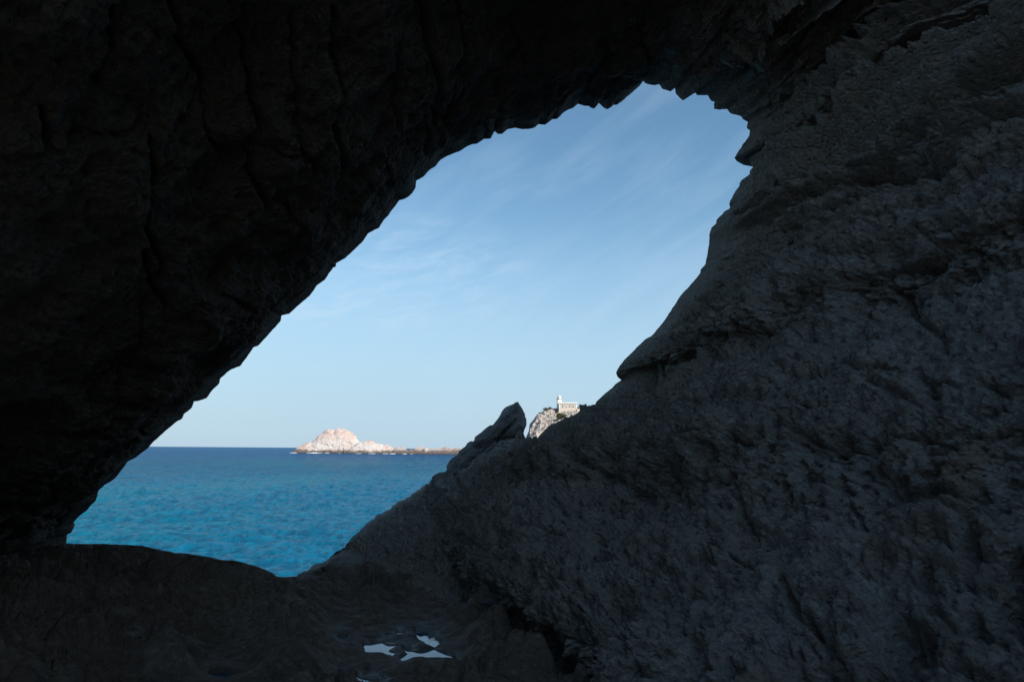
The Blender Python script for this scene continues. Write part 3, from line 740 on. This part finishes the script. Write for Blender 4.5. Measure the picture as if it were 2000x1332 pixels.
# ------------------------------------------------------------------ headland
HT = [(1012,905),(1022,870),(1026.8,855.7),(1029.4,849),(1033,841),(1034,831),(1036,826.5),(1042.4,819),(1047.6,811),(1052.8,806.5),(1058,804.5),(1064.5,800.5),(1073.6,798.5),
      (1082.7,797.2),(1090,797.5),(1128,797.5),(1140,797),(1150,795),(1165,792),(1200,780),(1300,770)]
s = Mat('headland_rock')
nz = s.N.new('ShaderNodeSeparateXYZ'); s.L.new(s.geo.outputs['Normal'], nz.inputs[0])
c = s.mix(s.step(s.noise(.12, 4, .6), .42, .6), (.49, .445, .41), (.48, .40, .35))
c = s.mix(s.math('MULTIPLY', s.step(s.noise(.5, 6, .7), .48, .62), .7), c, (.17, .155, .145))
c = s.mix(s.math('MULTIPLY', s.step(s.vor(.3, s.map((1, 1, 1.5), (10, 30, 0)), 'DISTANCE_TO_EDGE'), 0, .07, 1, 0), .7), c, (.08, .07, .06))
veg = s.math('MULTIPLY', s.step(s.noise(.3, 5, .6), .50, .58), s.step(nz.outputs[2], .45, .75))
c = s.mix(s.math('MULTIPLY', veg, .85), c, (.075, .08, .04))
M_head = s.done(c, .9, s.bump(s.noise(.6, 8, .72), 1.4, 1.0), .2)
def headland():
    nx, ny = 420, 150
    px = np.linspace(HT[0][0], HT[-1][0], nx); py = np.interp(px, [t[0] for t in HT], [t[1] for t in HT])
    Yf0, Yc0 = 440., 486.
    crest = at_y(px, py, np.full(nx, Yc0)); kx_ = crest[:, 0] / Yc0
    v = np.linspace(0, 1.8, ny)
    Yv = Yf0 + (Yc0 - Yf0) * v[None] + 0 * px[:, None]
    H = crest[:, 2]
    top = 30.6 + (H - 30.6)                      # crest height
    shelf = np.where(px > 1092, 30.6 + 0 * H, np.minimum(H, 30.6))
    # front: steep rock to the shelf at v=.72, gentle to the crest at 1
    f = np.where(v < .70, (1 - (1 - np.clip(v / .70, 0, 1)) ** 1.7), 1)
    lowp = np.interp(px, [1012, 1060, 1090, 1100, 1125, 1160], [.92, .9, .88, .97, 1.0, 1.0])
    Z = (shelf * lowp)[:, None] * f[None]
    g = sstep(.70, .98, v)[None]
    Z = Z + (H - shelf * lowp)[:, None] * g
    Z = np.where(v[None] > 1, H[:, None] - (v[None] - 1) ** 2 * 12, Z)
    X = kx_[:, None] * Yv
    Pt = np.stack([X, Yv, Z], -1)
    nse = 1.5 * (ridged(rot(Pt, 'Y', 25) / np.array([7, 7, 9]), 4, .55) * .5 - .55) + 1.1 * fbm(Pt / 3.0, 3) - 1.7 * (worley(Pt / np.array([5, 5, 6]), 7) - .45)
    ce = np.exp(-((v[None] - 1) / .10) ** 2)
    flat = sstep(1088, 1094, px)[:, None] * sstep(.66, .74, v)[None]
    Pt[..., 2] += nse * (1 - .8 * ce) * (1 - flat) * (1 - .6 * g)
    Pt[..., 1] -= nse * 1.3 * (1 - flat) * (1 - ce)
    return Pt
o = grid_mesh('headland', headland(), M_head); tag(o, 'steep pale grey cliff with the lighthouse on its top', kind='structure')

# ------------------------------------------------------------------ lighthouse
def plain(name, base, var, sc=1.5, rough=.85, bump=.01):
    s = Mat(name); c = s.mix(s.step(s.noise(sc, 5, .65), .35, .65), base, var)
    return s.done(c, rough, s.bump(s.noise(sc * 3, 5), bump, .6), .2)
M_plaster = plain('white_plaster', (.74, .69, .62), (.66, .60, .53), .7)
M_house = plain('house_render', (.60, .53, .46), (.52, .44, .37), .5)
M_rubble = plain('rubble_base', (.68, .58, .48), (.56, .44, .36), 1.3, bump=.05)
M_trim = plain('white_trim', (.80, .76, .70), (.74, .69, .63), 1.0)
M_dark = plain('dark_opening', (.02, .02, .022), (.03, .03, .03), 1.0)
M_glass = plain('old_pane', (.10, .11, .12), (.2, .2, .2), 2.0, .3)
M_shadowline = plain('shadow_line_stone', (.40, .35, .30), (.34, .30, .26), 1.0)  # darker tone paints in the shadow line under the parapet
LH = bpy.data.objects.new('lighthouse', None); COL.objects.link(LH)
px0 = 1091.8
bY = 478.0
corner = at_y(np.array(px0), np.array(806.3), np.array(bY))
LH.location = Vector(corner); LH.rotation_euler = (0, 0, R(-6))
tag(LH, 'white round tower with a flat roofed house, on top of the pale cliff', 'lighthouse')
import bmesh
def bm_obj(name, bm, mat, parent, smooth=False):
    me = bpy.data.meshes.new(name); bm.normal_update(); bm.to_mesh(me); bm.free(); me.materials.append(mat)
    if smooth:
        for p in me.polygons: p.use_smooth = True
    o = bpy.data.objects.new(name, me); COL.objects.link(o); o.parent = parent; return o
def box(bm, x0, x1, y0, y1, z0, z1, tx=0, ty=0):
    vs = [bm.verts.new(v) for v in ((x0 - tx, y0 - ty, z0), (x1 + tx, y0 - ty, z0), (x1 + tx, y1 + ty, z0), (x0 - tx, y1 + ty, z0), (x0, y0, z1), (x1, y0, z1), (x1, y1, z1), (x0, y1, z1))]
    for f in ((0, 3, 2, 1), (4, 5, 6, 7), (0, 1, 5, 4), (1, 2, 6, 5), (2, 3, 7, 6), (3, 0, 4, 7)): bm.faces.new([vs[i] for i in f])
    return bm
WW, DD, ZB, ZW = 12.55, 9.0, 3.1, 6.25        # width, depth, base top, wall top
b_ = box(bmesh.new(), -.05, WW + .05, -.05, DD + .05, -1.6, ZB, .22, .2); bm_obj('stone_base', b_, M_rubble, LH)
# wall with real window openings on the front
wins = [(2.65, .62, 3.9, 5.35), (5.1, .70, 3.95, 4.6), (7.45, .62, 3.9, 5.35), (9.85, .62, 3.9, 5.35)]
bm = bmesh.new(); xs = [0]; 
for cxw, ww, z0, z1 in wins: xs += [cxw - ww / 2, cxw + ww / 2]
xs.append(WW)
T = .45
for i in range(len(xs) - 1):
    if i % 2 == 0: box(bm, xs[i], xs[i + 1], 0, T, ZB, ZW)
    else:
        _, _, z0, z1 = wins[i // 2]
        box(bm, xs[i], xs[i + 1], 0, T, ZB, z0); box(bm, xs[i], xs[i + 1], 0, T, z1, ZW)
box(bm, 0, T, T, DD, ZB, ZW); box(bm, WW - T, WW, T, DD, ZB, ZW); box(bm, T, WW - T, DD - T, DD, ZB, ZW)
bm_obj('wall', bm, M_house, LH)
bm_obj('inner_floor', box(bmesh.new(), T, WW - T, T, DD - T, ZB - .1, ZB + .05), M_dark, LH)
bm_obj('cornice', box(bmesh.new(), -.16, WW + .16, -.16, DD + .16, ZW, ZW + .22), M_shadowline, LH)
bm_obj('roof_parapet', box(bmesh.new(), -.24, WW + .24, -.24, DD + .24, ZW + .22, ZW + 1.12), M_trim, LH)
for xq in (0, WW - .75):
    bm_obj('quoin', box(bmesh.new(), xq - .03, xq + .78, -.035, .2, ZB + .02, ZW - .01), M_trim, LH)
for i, (cxw, ww, z0, z1) in enumerate(wins):
    f = bmesh.new(); e = .20
    box(f, cxw - ww / 2 - e, cxw - ww / 2, -.05, .12, z0 - .12, z1 + e); box(f, cxw + ww / 2, cxw + ww / 2 + e, -.05, .12, z0 - .12, z1 + e)
    box(f, cxw - ww / 2, cxw + ww / 2, -.05, .12, z1, z1 + e); box(f, cxw - ww / 2, cxw + ww / 2, -.08, .12, z0 - .14, z0)
    fo = bm_obj('window', f, M_trim, LH)
    g = bmesh.new()
    if i == 1: box(g, cxw - ww / 2, cxw + ww / 2, .22, .26, z0, z1 - .2)
    else: box(g, cxw - ww / 2, cxw + ww / 2, .30, .33, z0 + (.5 if i == 3 else .0), z0 + (.9 if i == 2 else .6))
    bm_obj('pane', g, M_dark, fo)
def lathe(prof_, n, cx_, cy_, mat, name, parent, smooth=True):
    bm = bmesh.new(); rings = []
    for r_, z_ in prof_:
        rings.append([bm.verts.new((cx_ + r_ * math.cos(2 * math.pi * i / n), cy_ + r_ * math.sin(2 * math.pi * i / n), z_)) for i in range(n)])
    for a, b in zip(rings[:-1], rings[1:]):
        for i in range(n): bm.faces.new((a[i], a[(i + 1) % n], b[(i + 1) % n], b[i]))
    bm.faces.new(rings[-1]); bm.faces.new(rings[0][::-1])
    o = bm_obj(name, bm, mat, parent, smooth)
    return o
tx_, ty_ = -.15, 7.0
lathe([(1.78, -1), (1.72, 3), (1.64, 9.95)], 40, tx_, ty_ , M_plaster, 'tower', LH)
lathe([(1.66, 9.96), (1.95, 10.12), (1.95, 10.36), (1.6, 10.40)], 40, tx_, ty_, M_shadowline, 'gallery', LH, False)
lathe([(1.26, 10.4), (1.26, 11.75), (1.36, 11.8), (1.36, 11.98)], 36, tx_ + .12, ty_, M_plaster, 'lantern_room', LH, False)
lathe([(1.34, 11.985), (1.15, 12.3), (.7, 12.55), (.1, 12.66)], 36, tx_ + .12, ty_, M_trim, 'lantern_dome', LH)
# terrace wall to the right
tw = bmesh.new()
pA = at_y(np.array(1126.5), np.array(799.0), np.array(476.)); 
box(tw, 0, 16, 0, .6, -6, 0); box(tw, 0, 16, -.06, .66, 0, .25)
o = bm_obj('terrace_wall', tw, M_rubble, None); o.location = Vector(pA); o.rotation_euler = (0, R(.5), R(-3))
tag(o, 'pale stone terrace wall running right from the lighthouse house', 'wall')
tw = bmesh.new(); pB = at_y(np.array(1099), np.array(809.0), np.array(470.))
box(tw, 0, 11, 0, .6, -3.6, 0, .3, .3)
o = bm_obj('retaining_wall', tw, M_rubble, None); o.location = Vector(pB); tag(o, 'low ochre retaining wall below the lighthouse house', 'wall')

# ------------------------------------------------------------------ shrubs on the headland
def leafmat(name, a, b):
    s = Mat(name); return s.done(s.mix(s.step(s.noise(.9, 3), .4, .6), a, b), .8, None, .2)
M_leaf = leafmat('shrub_leaves', (.055, .075, .03), (.10, .115, .05))
M_leafd = leafmat('dark_shrub_leaves', (.035, .05, .03), (.06, .07, .04))
M_wood = plain('shrub_wood', (.12, .09, .07), (.08, .06, .05), 3)
def shrub(px, py, Y, rx, rz, n, mat, label, seed):
    rs = np.random.RandomState(seed)
    C = at_y(np.array(float(px)), np.array(float(py)), np.array(float(Y)))
    root = bpy.data.objects.new('shrub', None); COL.objects.link(root); root.location = Vector(C)
    u = rs.normal(size=(n, 3)); u /= np.linalg.norm(u, axis=1)[:, None]; rad = rs.rand(n) ** .4
    c = u * rad[:, None] * np.array([rx, rx * .8, rz]); c[:, 2] += rz * .8
    c += .25 * rs.normal(size=(n, 3)) * min(rx, rz) * .5
    c[:, 2] = np.maximum(c[:, 2], -.1 * rz)
    sz = rs.uniform(.12, .30, n) * max(.6, min(rx, rz))
    a = rs.normal(size=(n, 3)); a /= np.linalg.norm(a, axis=1)[:, None]
    b = np.cross(a, rs.normal(size=(n, 3))); b /= np.linalg.norm(b, axis=1)[:, None]
    V = np.stack([c - a * sz[:, None], c + b * sz[:, None] * .6, c + a * sz[:, None], c - b * sz[:, None] * .6], 1).reshape(-1, 3)
    raw_mesh('foliage', V, np.arange(4 * n).reshape(n, 4), mat, root, smooth=False)
    st = bmesh.new()
    for k_ in range(5):
        an = k_ * 1.3; dx_, dy_ = math.cos(an) * rx * .4, math.sin(an) * rx * .3
        v = [st.verts.new(p) for p in ((-.06, 0, -.5), (.06, 0, -.5), (dx_, dy_, rz * .9), (0, .07, -.5))]
        st.faces.new((v[0], v[1], v[2])); st.faces.new((v[1], v[3], v[2])); st.faces.new((v[3], v[0], v[2]))
    bm_obj('stems', st, M_wood, root)
    tag(root, label, 'shrub', 'shrubs growing on the lighthouse headland')
shrub(1097, 815, 462, 3.0, 1.5, 900, M_leaf, 'largest green shrub on the cliff below the house corner', 1)
shrub(1091, 817, 460, 1.7, 1.9, 500, M_leaf, 'green shrub on the cliff edge, left of the largest one', 2)
shrub(1066, 801, 482, 2.4, 1.0, 500, M_leafd, 'dark shrub on the left shoulder of the cliff top', 3)
shrub(1074, 799, 484, 1.5, .9, 350, M_leafd, 'small dark shrub on the cliff top between the left shoulder and the tower', 4)
shrub(1129, 798, 482, .7, .8, 200, M_leafd, 'small dark shrub against the right end of the house', 5)
shrub(1136, 798, 482, 1.1, .75, 250, M_leafd, 'round shrub above the terrace wall', 6)
shrub(1155, 797.5, 482, 2.2, .45, 400, M_leafd, 'grey green shrub top just showing over the dark slope', 7)
shrub(1121, 808, 472, .8, .6, 200, M_leaf, 'small shrub at the right foot of the house', 8)
shrub(1106, 812.5, 466, .9, .6, 200, M_leaf, 'small shrub at the middle foot of the house wall', 9)
shrub(1116, 812, 466, 1.0, .6, 200, M_leafd, 'low shrub where the dark slope hides the terrace', 10)
shrub(1054, 808, 478, 1.0, .6, 250, M_leafd, 'small shrub on the upper left edge of the cliff', 11)
